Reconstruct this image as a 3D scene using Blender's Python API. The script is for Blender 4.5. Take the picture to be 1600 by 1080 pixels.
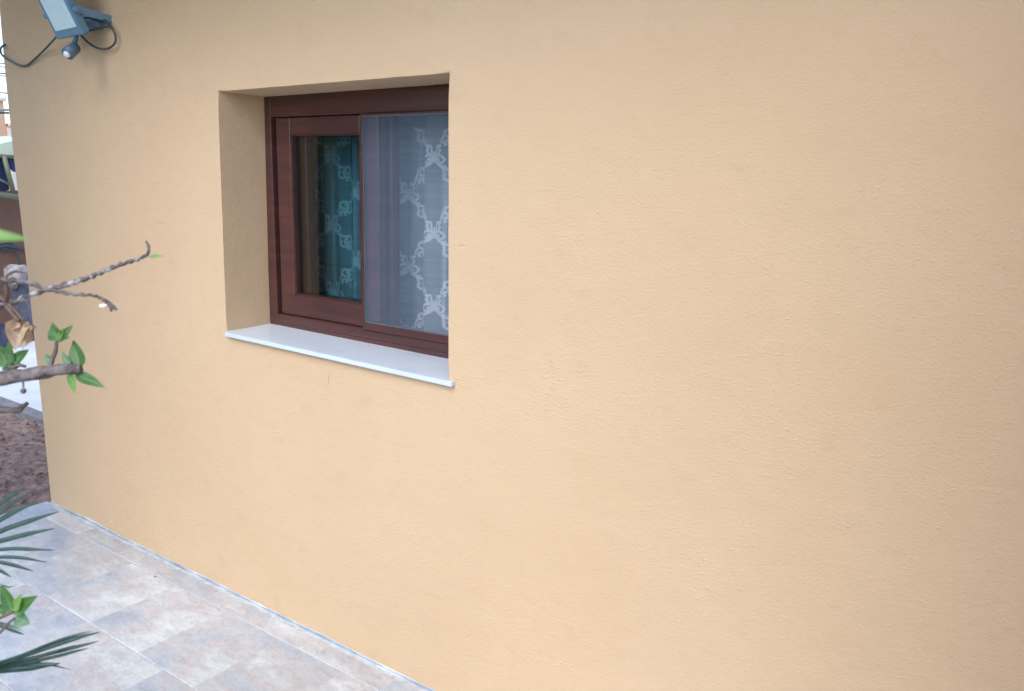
import bpy, bmesh, math, random
from mathutils import Vector, Matrix, noise as mnoise
random.seed(7)
for o in list(bpy.data.objects): bpy.data.objects.remove(o)
S = bpy.context.scene
COL = S.collection

# ------------------------------------------------------------------ camera
YAW, PITCH, ROLL, FPX, DIST, EYE = math.radians(-35.134), math.radians(11.5507), math.radians(1.3343), 1261.87, 1.6962, 1.55
cp, sp = math.cos(PITCH), math.sin(PITCH)
FWD = Vector((math.sin(YAW)*cp, math.cos(YAW)*cp, -sp))
rt = Vector((math.cos(YAW), -math.sin(YAW), 0)); up = rt.cross(FWD)
RT = rt*math.cos(ROLL) + up*math.sin(ROLL); UP = -rt*math.sin(ROLL) + up*math.cos(ROLL)
CAM = Vector((0, -DIST, EYE))
cd = bpy.data.cameras.new('camera'); co = bpy.data.objects.new('camera', cd); COL.objects.link(co)
M = Matrix((RT, UP, -FWD)).transposed().to_4x4(); M.translation = CAM
co.matrix_world = M
cd.sensor_width = 36; cd.lens = FPX/1600*36; cd.clip_start = .02; cd.clip_end = 600
cd.dof.use_dof = True; cd.dof.focus_distance = 2.7; cd.dof.aperture_fstop = 8
S.camera = co

# ------------------------------------------------------------------ sky, sun, exposure
SUN_EL, SUN_AZ = math.radians(50), math.radians(164)      # azimuth from +Y towards +X
w = bpy.data.worlds.new("World"); S.world = w; w.use_nodes = True
nt = w.node_tree; bg = nt.nodes['Background']
sky = nt.nodes.new('ShaderNodeTexSky'); sky.sky_type = 'NISHITA'; sky.sun_disc = False
sky.sun_elevation = SUN_EL; sky.sun_rotation = SUN_AZ; sky.dust_density = 1.0; sky.air_density = 1.0; sky.ozone_density = 1.0
nt.links.new(sky.outputs[0], bg.inputs[0]); bg.inputs[1].default_value = .15
sl = bpy.data.lights.new('sun', 'SUN'); sl.energy = .9; sl.angle = math.radians(48); sl.color = (1, .98, .95)
so = bpy.data.objects.new('sun', sl); COL.objects.link(so)
sd = Vector((math.sin(SUN_AZ)*math.cos(SUN_EL), math.cos(SUN_AZ)*math.cos(SUN_EL), math.sin(SUN_EL)))
so.rotation_euler = sd.to_track_quat('Z', 'Y').to_euler()
S.view_settings.view_transform = 'Standard'; S.view_settings.look = 'None'
S.view_settings.exposure = 1.50; S.view_settings.gamma = 1
S.render.engine = 'CYCLES'
S.cycles.transparent_max_bounces = 24

# ------------------------------------------------------------------ helpers
def ray(px, py): return (RT*((px-800)/FPX) + UP*((540-py)/FPX) + FWD)
def at(px, py, ax, v):                      # point of the photo on the plane axis = v
    d = ray(px, py); return CAM + d*((v-CAM[ax])/d[ax])
def dp(px, py, depth): return CAM + ray(px, py)*depth
def tag(o, label=None, cat=None, group=None, kind=None):
    if label: o['label'] = label
    if cat: o['category'] = cat
    if group: o['group'] = group
    if kind: o['kind'] = kind
    return o
def empty(name, loc=(0, 0, 0)):
    o = bpy.data.objects.new(name, None); COL.objects.link(o); o.location = loc; return o
def obj(name, bm, mat, parent=None, smooth=False):
    me = bpy.data.meshes.new(name); bmesh.ops.recalc_face_normals(bm, faces=bm.faces) if not bm.tags else None
    if smooth:
        for f in bm.faces: f.smooth = True
    bm.bm.to_mesh(me); bm.bm.free()
    for m in (mat if isinstance(mat, (list, tuple)) else [mat]): me.materials.append(m)
    o = bpy.data.objects.new(name, me); COL.objects.link(o)
    if parent:
        o.parent = parent
        p = parent; t = Vector((0, 0, 0))
        while p: t += Vector(p.location); p = p.parent
        me.transform(Matrix.Translation(-t))
    return o
class BM:                                   # thin wrapper so the recalculation can be skipped
    def __init__(s, tags=False): s.bm = bmesh.new(); s.tags = tags
    def __getattr__(s, k): return getattr(s.bm, k)
_r = bmesh.ops.recalc_face_normals
def box(b, x0, x1, y0, y1, z0, z1, bev=0, seg=2):
    t = bmesh.new()
    vs = [t.verts.new((x, y, z)) for x in (x0, x1) for y in (y0, y1) for z in (z0, z1)]
    for f in ((0,1,3,2), (4,6,7,5), (0,4,5,1), (2,3,7,6), (0,2,6,4), (1,5,7,3)): t.faces.new([vs[i] for i in f])
    if bev: bmesh.ops.bevel(t, geom=t.edges[:], offset=bev, segments=seg, affect='EDGES', profile=.5)
    merge(b, t)
def merge(b, t, mi=0, mat=None):
    m = {}
    for v in t.verts: m[v] = b.bm.verts.new(mat @ v.co if mat else v.co)
    for f in t.faces:
        try: nf = b.bm.faces.new([m[v] for v in f.verts]); nf.smooth = f.smooth; nf.material_index = mi or f.material_index
        except ValueError: pass
    t.free()
def hexa(b, P, bev=0, seg=2):               # P: 4 front corners, 4 back corners (same order)
    t = bmesh.new(); vs = [t.verts.new(p) for p in P]
    for f in ((0,1,2,3), (7,6,5,4), (0,4,5,1), (1,5,6,2), (2,6,7,3), (3,7,4,0)): t.faces.new([vs[i] for i in f])
    if bev: bmesh.ops.bevel(t, geom=t.edges[:], offset=bev, segments=seg, affect='EDGES')
    merge(b, t)
def catmull(pts, n=6):
    out = []
    P = [pts[0]] + list(pts) + [pts[-1]]
    for i in range(1, len(P)-2):
        for k in range(n):
            t = k/n; a, b_, c, d = P[i-1], P[i], P[i+1], P[i+2]
            out.append(tuple(.5*((2*b_[j]) + (-a[j]+c[j])*t + (2*a[j]-5*b_[j]+4*c[j]-d[j])*t*t + (-a[j]+3*b_[j]-3*c[j]+d[j])*t**3) for j in range(len(b_))))
    out.append(tuple(pts[-1])); return out
def tube(b, pts, seg=8, rough=0, smooth=True, n=6):   # pts: (x, y, z, r)
    P = catmull([tuple(p) for p in pts], n) if n else [tuple(p) for p in pts]
    rings = []; prev = None
    for i, p in enumerate(P):
        a = Vector(P[max(i-1, 0)][:3]); c = Vector(P[min(i+1, len(P)-1)][:3]); t = (c-a).normalized()
        if prev is None: u = t.orthogonal().normalized()
        else: u = (prev - t*prev.dot(t)).normalized()
        prev = u; v = t.cross(u); r = p[3]
        ring = []
        for k in range(seg):
            an = 2*math.pi*k/seg
            rr = r*(1 + rough*mnoise.noise(Vector((p[0]*90+k*.7, p[1]*90, p[2]*90+k))))
            ring.append(b.bm.verts.new(Vector(p[:3]) + (u*math.cos(an)+v*math.sin(an))*rr))
        rings.append(ring)
    for i in range(len(rings)-1):
        for k in range(seg):
            f = b.bm.faces.new([rings[i][k], rings[i][(k+1) % seg], rings[i+1][(k+1) % seg], rings[i+1][k]]); f.smooth = smooth
    b.bm.faces.new(list(reversed(rings[0]))); b.bm.faces.new(rings[-1])
def ball(b, c, r, sx=1, sy=1, sz=1, sub=2):
    t = bmesh.new(); bmesh.ops.create_icosphere(t, subdivisions=sub, radius=1)
    for v in t.verts: v.co = Vector(c) + Vector((v.co.x*r*sx, v.co.y*r*sy, v.co.z*r*sz))
    for f in t.faces: f.smooth = True
    merge(b, t)
def leaf(b, base, tip, width, nrm, cup=.25, droop=.1, n=10, m=4, shape=1.0, wav=0):
    base, tip = Vector(base), Vector(tip); L = (tip-base); ln = L.length; t = L.normalized()
    nrm = (Vector(nrm) - t*Vector(nrm).dot(t)).normalized(); s = t.cross(nrm)
    rows = []; uvl = b.bm.loops.layers.uv.get('leafuv') or b.bm.loops.layers.uv.new('leafuv')
    for i in range(n+1):
        u = i/n
        wd = width*.5*(math.sin(math.pi*min(u, 1)**(.62*shape))**.85) if 0 < u < 1 else width*.012
        row = []
        for j in range(-m, m+1):
            q = j/m
            z = -cup*wd*(1-abs(q))*1.0 + math.sin(u*9+q*3)*wav*wd
            z += -droop*ln*(u*u)
            row.append(b.bm.verts.new(base + t*(ln*u) + s*(wd*q) + nrm*z))
        rows.append(row)
    for i in range(n):
        for j in range(2*m):
            f = b.bm.faces.new([rows[i][j], rows[i][j+1], rows[i+1][j+1], rows[i+1][j]]); f.smooth = True
            for lp, (a_, c_) in zip(f.loops, ((i, j), (i, j+1), (i+1, j+1), (i+1, j))): lp[uvl].uv = (abs((c_-m)/m), a_/n)
# fix wrapper use of recalculation
def _obj(name, b, mat, parent=None, smooth=False, recalc=True):
    if recalc: _r(b.bm, faces=b.bm.faces[:])
    b.tags = True
    return obj(name, b, mat, parent, smooth)

# ------------------------------------------------------------------ materials
def mat(name, col, rough=.6, col2=None, scale=5, detail=6, bump=0, bscale=80, bdist=.002, metal=0, spec=.5, lo=.35, hi=.65, stretch=None, trans=0):
    m = bpy.data.materials.new(name); m.use_nodes = True; n = m.node_tree.nodes; l = m.node_tree.links
    p = n['Principled BSDF']; p.inputs['Base Color'].default_value = (*col, 1); p.inputs['Roughness'].default_value = rough
    p.inputs['Metallic'].default_value = metal; p.inputs['Specular IOR Level'].default_value = spec
    tc = n.new('ShaderNodeTexCoord'); mp = n.new('ShaderNodeMapping'); l.new(tc.outputs['Object'], mp.inputs[0])
    if stretch: mp.inputs['Scale'].default_value = stretch
    if col2:
        t = n.new('ShaderNodeTexNoise'); t.inputs['Scale'].default_value = scale; t.inputs['Detail'].default_value = detail
        l.new(mp.outputs[0], t.inputs[0]); r = n.new('ShaderNodeValToRGB'); l.new(t.outputs[0], r.inputs[0])
        r.color_ramp.elements[0].position = lo; r.color_ramp.elements[1].position = hi
        r.color_ramp.elements[0].color = (*col, 1); r.color_ramp.elements[1].color = (*col2, 1)
        l.new(r.outputs[0], p.inputs['Base Color'])
    if bump:
        t2 = n.new('ShaderNodeTexNoise'); t2.inputs['Scale'].default_value = bscale; t2.inputs['Detail'].default_value = 5
        l.new(mp.outputs[0], t2.inputs[0]); bn = n.new('ShaderNodeBump'); bn.inputs['Strength'].default_value = bump
        bn.inputs['Distance'].default_value = bdist; l.new(t2.outputs[0], bn.inputs['Height']); l.new(bn.outputs[0], p.inputs['Normal'])
    if trans:
        td = n.new('ShaderNodeBsdfTranslucent'); mx = n.new('ShaderNodeMixShader'); mx.inputs[0].default_value = trans
        td.inputs[0].default_value = (*(col2 or col), 1)
        l.new(p.outputs[0], mx.inputs[1]); l.new(td.outputs[0], mx.inputs[2]); l.new(mx.outputs[0], n['Material Output'].inputs[0])
    return m
def stucco(name, c1, c2, c3):
    m = bpy.data.materials.new(name); m.use_nodes = True; n = m.node_tree.nodes; l = m.node_tree.links
    p = n['Principled BSDF']; p.inputs['Roughness'].default_value = .88; p.inputs['Specular IOR Level'].default_value = .25
    tc = n.new('ShaderNodeTexCoord')
    def nz(s, d, r=.55, st=None):
        t = n.new('ShaderNodeTexNoise'); t.inputs['Scale'].default_value = s; t.inputs['Detail'].default_value = d; t.inputs['Roughness'].default_value = r
        if st:
            mp = n.new('ShaderNodeMapping'); mp.inputs['Scale'].default_value = st; l.new(tc.outputs['Object'], mp.inputs[0]); l.new(mp.outputs[0], t.inputs[0])
        else: l.new(tc.outputs['Object'], t.inputs[0])
        return t
    a = nz(1.3, 5); r = n.new('ShaderNodeValToRGB'); l.new(a.outputs[0], r.inputs[0])
    e = r.color_ramp.elements; e[0].position = .3; e[0].color = (*c1, 1); e[1].position = .7; e[1].color = (*c2, 1)
    b = nz(9, 6, .65, (1, 1, 1.6)); r2 = n.new('ShaderNodeValToRGB'); l.new(b.outputs[0], r2.inputs[0])
    e = r2.color_ramp.elements; e[0].position = .56; e[0].color = (0, 0, 0, 1); e[1].position = .76; e[1].color = (.5, .5, .5, 1)
    mx = n.new('ShaderNodeMixRGB'); mx.inputs[2].default_value = (*c3, 1); l.new(r2.outputs[0], mx.inputs[0]); l.new(r.outputs[0], mx.inputs[1])
    # sparse darker pits of the float finish
    pit = nz(240, 3, .6, (1, 1, 1.8)); r3 = n.new('ShaderNodeValToRGB'); l.new(pit.outputs[0], r3.inputs[0])
    e = r3.color_ramp.elements; e[0].position = .27; e[0].color = (.84, .80, .76, 1); e[1].position = .40; e[1].color = (1, 1, 1, 1)
    mu = n.new('ShaderNodeMixRGB'); mu.blend_type = 'MULTIPLY'; mu.inputs[0].default_value = 1
    l.new(mx.outputs[0], mu.inputs[1]); l.new(r3.outputs[0], mu.inputs[2]); l.new(mu.outputs[0], p.inputs['Base Color'])
    cr_ = nz(62, 2, .5, (1, 1, 1.9)); mk = nz(2.6, 3); mk2 = n.new('ShaderNodeMapRange'); l.new(mk.outputs[0], mk2.inputs[0]); mk2.inputs[1].default_value = .45; mk2.inputs[2].default_value = .68; mk2.inputs[3].default_value = .15; mk2.inputs[4].default_value = 1.5
    rdg = n.new('ShaderNodeMapRange'); l.new(cr_.outputs[0], rdg.inputs[0]); rdg.inputs[1].default_value = .60; rdg.inputs[2].default_value = .68; rdg.inputs[3].default_value = 0; rdg.inputs[4].default_value = .36
    rm = n.new('ShaderNodeMath'); rm.operation = 'MULTIPLY'; l.new(rdg.outputs[0], rm.inputs[0]); l.new(mk2.outputs[0], rm.inputs[1])
    f1 = nz(135, 6, .62, (1, 1, 1.3)); f2 = nz(14, 4); f3 = nz(430, 3)
    ad = n.new('ShaderNodeMath'); ad.operation = 'MULTIPLY_ADD'; l.new(f2.outputs[0], ad.inputs[0]); ad.inputs[1].default_value = 1.6; l.new(f1.outputs[0], ad.inputs[2])
    ad2 = n.new('ShaderNodeMath'); ad2.operation = 'MULTIPLY_ADD'; l.new(f3.outputs[0], ad2.inputs[0]); ad2.inputs[1].default_value = .6; l.new(ad.outputs[0], ad2.inputs[2])
    ad3 = n.new('ShaderNodeMath'); ad3.operation = 'ADD'; l.new(ad2.outputs[0], ad3.inputs[0]); l.new(rm.outputs[0], ad3.inputs[1])
    bn = n.new('ShaderNodeBump'); bn.inputs['Strength'].default_value = .68; bn.inputs['Distance'].default_value = .003
    l.new(ad3.outputs[0], bn.inputs['Height']); l.new(bn.outputs[0], p.inputs['Normal'])
    return m
STUCCO = stucco('ochre_stucco', (.615, .434, .267), (.665, .480, .306), (.565, .392, .236))
WOOD = mat('red_brown_wood', (.064, .027, .025), .28, (.098, .036, .031), 3.0, 8, .25, 60, .001, stretch=(1, 1, 14))
WOODH = mat('glazing_bead_wood', (.045, .016, .015), .34, (.065, .021, .018), 3.0, 8, .25, 60, .001, stretch=(14, 1, 1))
GASKET = mat('dark_track', (.012, .012, .014), .5)
MARBLE = mat('sky_tinted_white_marble', (.62, .69, .76), .28, (.54, .61, .69), 7, 9, .05, 40, .001, lo=.45, hi=.75)  # blue of the reflected sky mixed into the white stone colour
MORTAR = mat('pale_mortar', (.27, .31, .37), .9, (.60, .65, .69), 6, 6, .6, 120, .004)
ALU = mat('grey_aluminium', (.15, .17, .21), .4, metal=.3)
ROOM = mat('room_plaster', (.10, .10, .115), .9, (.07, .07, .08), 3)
ROOFM = mat('shading_eave_soffit', (.42, .30, .20), .85, (.36, .26, .17), 6, bump=.3)
LAMPBODY = mat('hazed_lamp_housing', (.13, .25, .36), .42, (.15, .27, .38), 12, bump=.1)  # blue lens haze mixed into the colour of a dark grey housing
LAMPGLASS = mat('hazed_lamp_panel', (.62, .80, .88), .12, (.58, .77, .85), 60, spec=.7)  # lens haze and a pale reflection are put into the panel colour
LENS = mat('sensor_lens', (.70, .74, .82), .25)
CABLE = mat('cable_rubber', (.05, .07, .085), .45)
CABLEW = mat('cable_grey', (.30, .30, .32), .5)
BARK = mat('grey_bark', (.075, .055, .050), .75, (.18, .150, .145), 90, 8, .9, 220, .002, lo=.38, hi=.62)
BARKL = mat('pale_bark', (.10, .075, .07), .7, (.42, .39, .40), 70, 6, .9, 240, .002, lo=.45, hi=.6)
TWIG = mat('brown_twig', (.10, .07, .06), .7, (.17, .10, .07), 90, bump=.6, bscale=260)
LEAF = mat('young_leaf', (.032, .105, .018), .42, (.06, .165, .028), 45, 5, .35, 120, .001, trans=.3)
LEAFL = mat('pale_leaf', (.12, .26, .04), .45, (.17, .33, .07), 45, 5, trans=.35)
LEAFB = mat('blue_green_leaf', (.09, .19, .09), .5, (.12, .24, .12), 60, trans=.25)
DRY = mat('dry_leaf', (.34, .22, .14), .8, (.50, .37, .25), 50, 6, .6, 120, .003, trans=.2)
PALM = mat('palm_blade', (.018, .050, .040), .45, (.035, .080, .065), 20, 5, .3, 60, .001, stretch=(3, 3, 1), trans=.12)
PETAL = mat('pale_bud', (.80, .66, .55), .6)
def veins(m, light):
    n = m.node_tree.nodes; l = m.node_tree.links; p = n['Principled BSDF']; src = p.inputs['Base Color'].links[0].from_socket
    uv = n.new('ShaderNodeUVMap'); uv.uv_map = 'leafuv'; sp_ = n.new('ShaderNodeSeparateXYZ'); l.new(uv.outputs[0], sp_.inputs[0])
    mid = n.new('ShaderNodeMapRange'); l.new(sp_.outputs[0], mid.inputs[0]); mid.inputs[1].default_value = .03; mid.inputs[2].default_value = .14; mid.inputs[3].default_value = .6; mid.inputs[4].default_value = 0
    k = n.new('ShaderNodeMath'); k.operation = 'MULTIPLY_ADD'; l.new(sp_.outputs[0], k.inputs[0]); k.inputs[1].default_value = -.28; l.new(sp_.outputs[1], k.inputs[2])
    k2 = n.new('ShaderNodeMath'); k2.operation = 'MULTIPLY'; l.new(k.outputs[0], k2.inputs[0]); k2.inputs[1].default_value = 44
    sn = n.new('ShaderNodeMath'); sn.operation = 'SINE'; l.new(k2.outputs[0], sn.inputs[0])
    sv = n.new('ShaderNodeMapRange'); l.new(sn.outputs[0], sv.inputs[0]); sv.inputs[1].default_value = .78; sv.inputs[2].default_value = 1; sv.inputs[3].default_value = 0; sv.inputs[4].default_value = .38
    mxm = n.new('ShaderNodeMath'); mxm.operation = 'MAXIMUM'; l.new(mid.outputs[0], mxm.inputs[0]); l.new(sv.outputs[0], mxm.inputs[1])
    mx = n.new('ShaderNodeMixRGB'); l.new(mxm.outputs[0], mx.inputs[0]); l.new(src, mx.inputs[1]); mx.inputs[2].default_value = (*light, 1); l.new(mx.outputs[0], p.inputs['Base Color'])
veins(LEAF, (.12, .24, .06)); veins(LEAFL, (.24, .40, .13)); veins(LEAFB, (.22, .34, .2))
# ---- tile stone: colour varies per tile (attribute) and in cloudy veins
def tilemat():
    m = bpy.data.materials.new('slate_look_tile'); m.use_nodes = True; n = m.node_tree.nodes; l = m.node_tree.links
    p = n['Principled BSDF']
    at_ = n.new('ShaderNodeAttribute'); at_.attribute_name = 'tilerand'
    tc = n.new('ShaderNodeTexCoord'); mp = n.new('ShaderNodeMapping'); mp.inputs['Rotation'].default_value = (0, 0, .35); mp.inputs['Scale'].default_value = (1, 1.9, 1)
    ad = n.new('ShaderNodeVectorMath'); ad.operation = 'MULTIPLY_ADD'; l.new(at_.outputs['Color'], ad.inputs[0]); ad.inputs[1].default_value = (9, 9, 9); l.new(tc.outputs['Object'], ad.inputs[2])
    l.new(ad.outputs[0], mp.inputs[0])
    t = n.new('ShaderNodeTexNoise'); t.inputs['Scale'].default_value = 3.2; t.inputs['Detail'].default_value = 9; t.inputs['Roughness'].default_value = .62; t.inputs['Distortion'].default_value = .25
    l.new(mp.outputs[0], t.inputs[0]); r = n.new('ShaderNodeValToRGB'); l.new(t.outputs[0], r.inputs[0]); cr = r.color_ramp
    cr.elements[0].position = .22; cr.elements[0].color = (.28, .33, .42, 1); cr.elements[1].position = .80; cr.elements[1].color = (.57, .63, .66, 1)
    for pos, c in ((.36, (.35, .39, .45)), (.44, (.42, .455, .49)), (.50, (.455, .435, .445)), (.56, (.48, .51, .53)), (.63, (.54, .58, .59)), (.71, (.46, .45, .475))):
        e = cr.elements.new(pos); e.color = (*c, 1)
    t2 = n.new('ShaderNodeTexNoise'); t2.inputs['Scale'].default_value = 16; t2.inputs['Detail'].default_value = 9; t2.inputs['Roughness'].default_value = .65; t2.inputs['Distortion'].default_value = .4
    l.new(mp.outputs[0], t2.inputs[0]); r2 = n.new('ShaderNodeValToRGB'); l.new(t2.outputs[0], r2.inputs[0])
    r2.color_ramp.elements[0].position = .35; r2.color_ramp.elements[0].color = (.88, .88, .88, 1); r2.color_ramp.elements[1].position = .64; r2.color_ramp.elements[1].color = (1.08, 1.08, 1.08, 1)
    mu = n.new('ShaderNodeMixRGB'); mu.blend_type = 'MULTIPLY'; mu.inputs[0].default_value = 1; l.new(r.outputs[0], mu.inputs[1]); l.new(r2.outputs[0], mu.inputs[2])
    t3 = n.new('ShaderNodeTexNoise'); t3.inputs['Scale'].default_value = 85; t3.inputs['Detail'].default_value = 6; t3.inputs['Roughness'].default_value = .7; l.new(mp.outputs[0], t3.inputs[0])
    r3 = n.new('ShaderNodeValToRGB'); l.new(t3.outputs[0], r3.inputs[0]); r3.color_ramp.elements[0].position = .33; r3.color_ramp.elements[0].color = (.90, .90, .90, 1); r3.color_ramp.elements[1].position = .55; r3.color_ramp.elements[1].color = (1.03, 1.03, 1.03, 1)
    t4 = n.new('ShaderNodeTexNoise'); t4.inputs['Scale'].default_value = 7; t4.inputs['Detail'].default_value = 8; t4.inputs['Roughness'].default_value = .6; l.new(mp.outputs[0], t4.inputs[0])
    r4 = n.new('ShaderNodeValToRGB'); l.new(t4.outputs[0], r4.inputs[0]); e4 = r4.color_ramp.elements; e4[0].position = .475; e4[0].color = (1, 1, 1, 1); e4[1].position = .525; e4[1].color = (1, 1, 1, 1); e5 = e4.new(.50); e5.color = (.90, .90, .89, 1)
    mu3 = n.new('ShaderNodeMixRGB'); mu3.blend_type = 'MULTIPLY'; mu3.inputs[0].default_value = 1; l.new(mu.outputs[0], mu3.inputs[1]); l.new(r3.outputs[0], mu3.inputs[2])
    mu4 = n.new('ShaderNodeMixRGB'); mu4.blend_type = 'MULTIPLY'; mu4.inputs[0].default_value = 1; l.new(mu3.outputs[0], mu4.inputs[1]); l.new(r4.outputs[0], mu4.inputs[2])
    hsv = n.new('ShaderNodeHueSaturation'); l.new(mu4.outputs[0], hsv.inputs['Color'])
    sep = n.new('ShaderNodeSeparateColor'); l.new(at_.outputs['Color'], sep.inputs[0])
    mr = n.new('ShaderNodeMapRange'); l.new(sep.outputs[0], mr.inputs[0]); mr.inputs[3].default_value = .88; mr.inputs[4].default_value = 1.12; l.new(mr.outputs[0], hsv.inputs['Value']); mr.inputs[3].default_value = .94; mr.inputs[4].default_value = 1.16
    l.new(hsv.outputs[0], p.inputs['Base Color']); p.inputs['Roughness'].default_value = .33; p.inputs['Specular IOR Level'].default_value = .5
    bn = n.new('ShaderNodeBump'); bn.inputs['Strength'].default_value = .4; bn.inputs['Distance'].default_value = .004; l.new(t2.outputs[0], bn.inputs['Height']); l.new(bn.outputs[0], p.inputs['Normal'])
    return m
TILE = tilemat()
GROUT = mat('grout', (.56, .59, .62), .9, (.42, .44, .46), 30, bump=.4, bscale=200)
SOIL = mat('soil', (.15, .098, .082), .95, (.36, .25, .21), 26, 9, 1.0, 90, .012, lo=.33, hi=.68)
PAVE = mat('white_concrete', (.62, .64, .66), .8, (.54, .56, .58), 4, 8, .3, 120, .003)
KERB = mat('kerb_concrete', (.17, .165, .17), .85, (.25, .24, .25), 12, 6, .5, 90, .004)
GRND = mat('far_ground', (.30, .27, .23), .95, (.24, .22, .18), 1.2)
def glassmat():
    m = bpy.data.materials.new('window_glass'); m.use_nodes = True; n = m.node_tree.nodes; l = m.node_tree.links
    n.remove(n['Principled BSDF']); g = n.new('ShaderNodeBsdfGlossy'); g.inputs['Roughness'].default_value = .01
    t = n.new('ShaderNodeBsdfTransparent'); t.inputs[0].default_value = (.62, .77, .80, 1)
    f = n.new('ShaderNodeFresnel'); gm = n.new('ShaderNodeNewGeometry'); mi = n.new('ShaderNodeMapRange')   # one sheet, same reflectance from both sides
    l.new(gm.outputs['Backfacing'], mi.inputs[0]); mi.inputs[3].default_value = 1.52; mi.inputs[4].default_value = 1/1.52; l.new(mi.outputs[0], f.inputs[0])
    ml = n.new('ShaderNodeMath'); ml.operation = 'MULTIPLY'; ml.inputs[1].default_value = 1.6; l.new(f.outputs[0], ml.inputs[0])
    mx = n.new('ShaderNodeMixShader'); l.new(ml.outputs[0], mx.inputs[0]); l.new(t.outputs[0], mx.inputs[1]); l.new(g.outputs[0], mx.inputs[2]); l.new(mx.outputs[0], n['Material Output'].inputs[0])
    return m
GLASS = glassmat()
def veil(name, col, opacity, lines=0, axis='Z', trl=.4):
    m = bpy.data.materials.new(name); m.use_nodes = True; n = m.node_tree.nodes; l = m.node_tree.links
    p = n['Principled BSDF']; p.inputs['Base Color'].default_value = (*col, 1); p.inputs['Roughness'].default_value = .8
    td = n.new('ShaderNodeBsdfTranslucent'); td.inputs[0].default_value = (*col, 1)
    m1 = n.new('ShaderNodeMixShader'); m1.inputs[0].default_value = trl; l.new(p.outputs[0], m1.inputs[1]); l.new(td.outputs[0], m1.inputs[2])
    t = n.new('ShaderNodeBsdfTransparent'); mx = n.new('ShaderNodeMixShader'); mx.inputs[0].default_value = opacity
    l.new(t.outputs[0], mx.inputs[1]); l.new(m1.outputs[0], mx.inputs[2]); l.new(mx.outputs[0], n['Material Output'].inputs[0])
    if lines:
        tc = n.new('ShaderNodeTexCoord'); mp = n.new('ShaderNodeMapping'); mp.inputs['Scale'].default_value = (3, 3, lines); l.new(tc.outputs['Object'], mp.inputs[0])
        nz = n.new('ShaderNodeTexNoise'); nz.inputs['Scale'].default_value = 1; nz.inputs['Detail'].default_value = 3; l.new(mp.outputs[0], nz.inputs[0])
        mr = n.new('ShaderNodeMapRange'); l.new(nz.outputs[0], mr.inputs[0]); mr.inputs[1].default_value = .3; mr.inputs[2].default_value = .7
        mr.inputs[3].default_value = opacity*.9; mr.inputs[4].default_value = opacity*1.1; l.new(mr.outputs[0], mx.inputs[0])
    return m
NET = veil('sheer_net', (.82, .92, 1.0), .52, 60)
LACE = veil('lace_thread', (.93, .96, 1.0), .95)
SCREEN = veil('insect_mesh', (.23, .32, .44), .28, 220, trl=.2)

# ------------------------------------------------------------------ ground, patio, soil, path
EX = -3.86                                  # the house corner
b = BM(); g = [b.verts.new(v) for v in ((-250, -250, -.06), (250, -250, -.06), (250, 250, -.06), (-250, 250, -.06))]; b.faces.new(g)
tag(_obj('ground', b, GRND), kind='structure')
# grout bed under tiles
b = BM(); box(b, -3.885, 3.0, -2.6, -.003, -.05, -.0022)
tag(_obj('patio_bed', b, GROUT), 'pale grout between the patio tiles', None, None, 'structure')
b = BM(); lay = None; tiles = []
rows = [(-.022, -.097, -3.417, .3035), (-.102, -.432, -2.975, .3045), (-.437, -.765, -2.213, .3045), (-.770, -1.098, -2.36, .3045), (-1.103, -1.43, -2.2, .3045), (-1.435, -1.76, -2.33, .3045), (-1.765, -2.09, -2.2, .3045), (-2.095, -2.42, -2.33, .3045)]
for ya, yb, x0, pw in rows:
    k0 = math.floor((-3.88-x0)/pw)
    k = k0
    while x0+k*pw < 2.9:
        xa = max(x0+k*pw+.0014, -3.88); xb = min(x0+(k+1)*pw-.0014, 2.95); k += 1
        if xb-xa < .02: continue
        tiles.append((xa, xb, yb, ya))
bm = b.bm; cl = bm.loops.layers.float_color.new('tilerand')
for xa, xb, ya, yb in tiles:
    t = bmesh.new(); dz = random.uniform(-.0008, .0008); e = .0025
    jx = [random.uniform(-.0008, .0008) for _ in range(4)]
    vs = [t.verts.new(v) for v in ((xa+jx[0], ya, -.02), (xb+jx[1], ya, -.02), (xb+jx[2], yb, -.02), (xa+jx[3], yb, -.02),
                                   (xa+jx[0], ya, dz-.0015), (xb+jx[1], ya, dz-.0015), (xb+jx[2], yb, dz-.0015), (xa+jx[3], yb, dz-.0015),
                                   (xa+e, ya+e, dz), (xb-e, ya+e, dz), (xb-e, yb-e, dz), (xa+e, yb-e, dz))]
    fs = [(0,1,5,4), (1,2,6,5), (2,3,7,6), (3,0,4,7), (4,5,9,8), (5,6,10,9), (6,7,11,10), (7,4,8,11), (8,9,10,11)]
    rc = (random.random(), random.random(), random.random(), 1)
    mp_ = [bm.verts.new(v.co) for v in vs]
    for f in fs:
        nf = bm.faces.new([mp_[i] for i in f])
        for lp in nf.loops: lp[cl] = rc
    t.free()
tag(_obj('patio', b, TILE), 'pale blue grey and pink slate look tiles laid along the house wall', None, None, 'structure')
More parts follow.
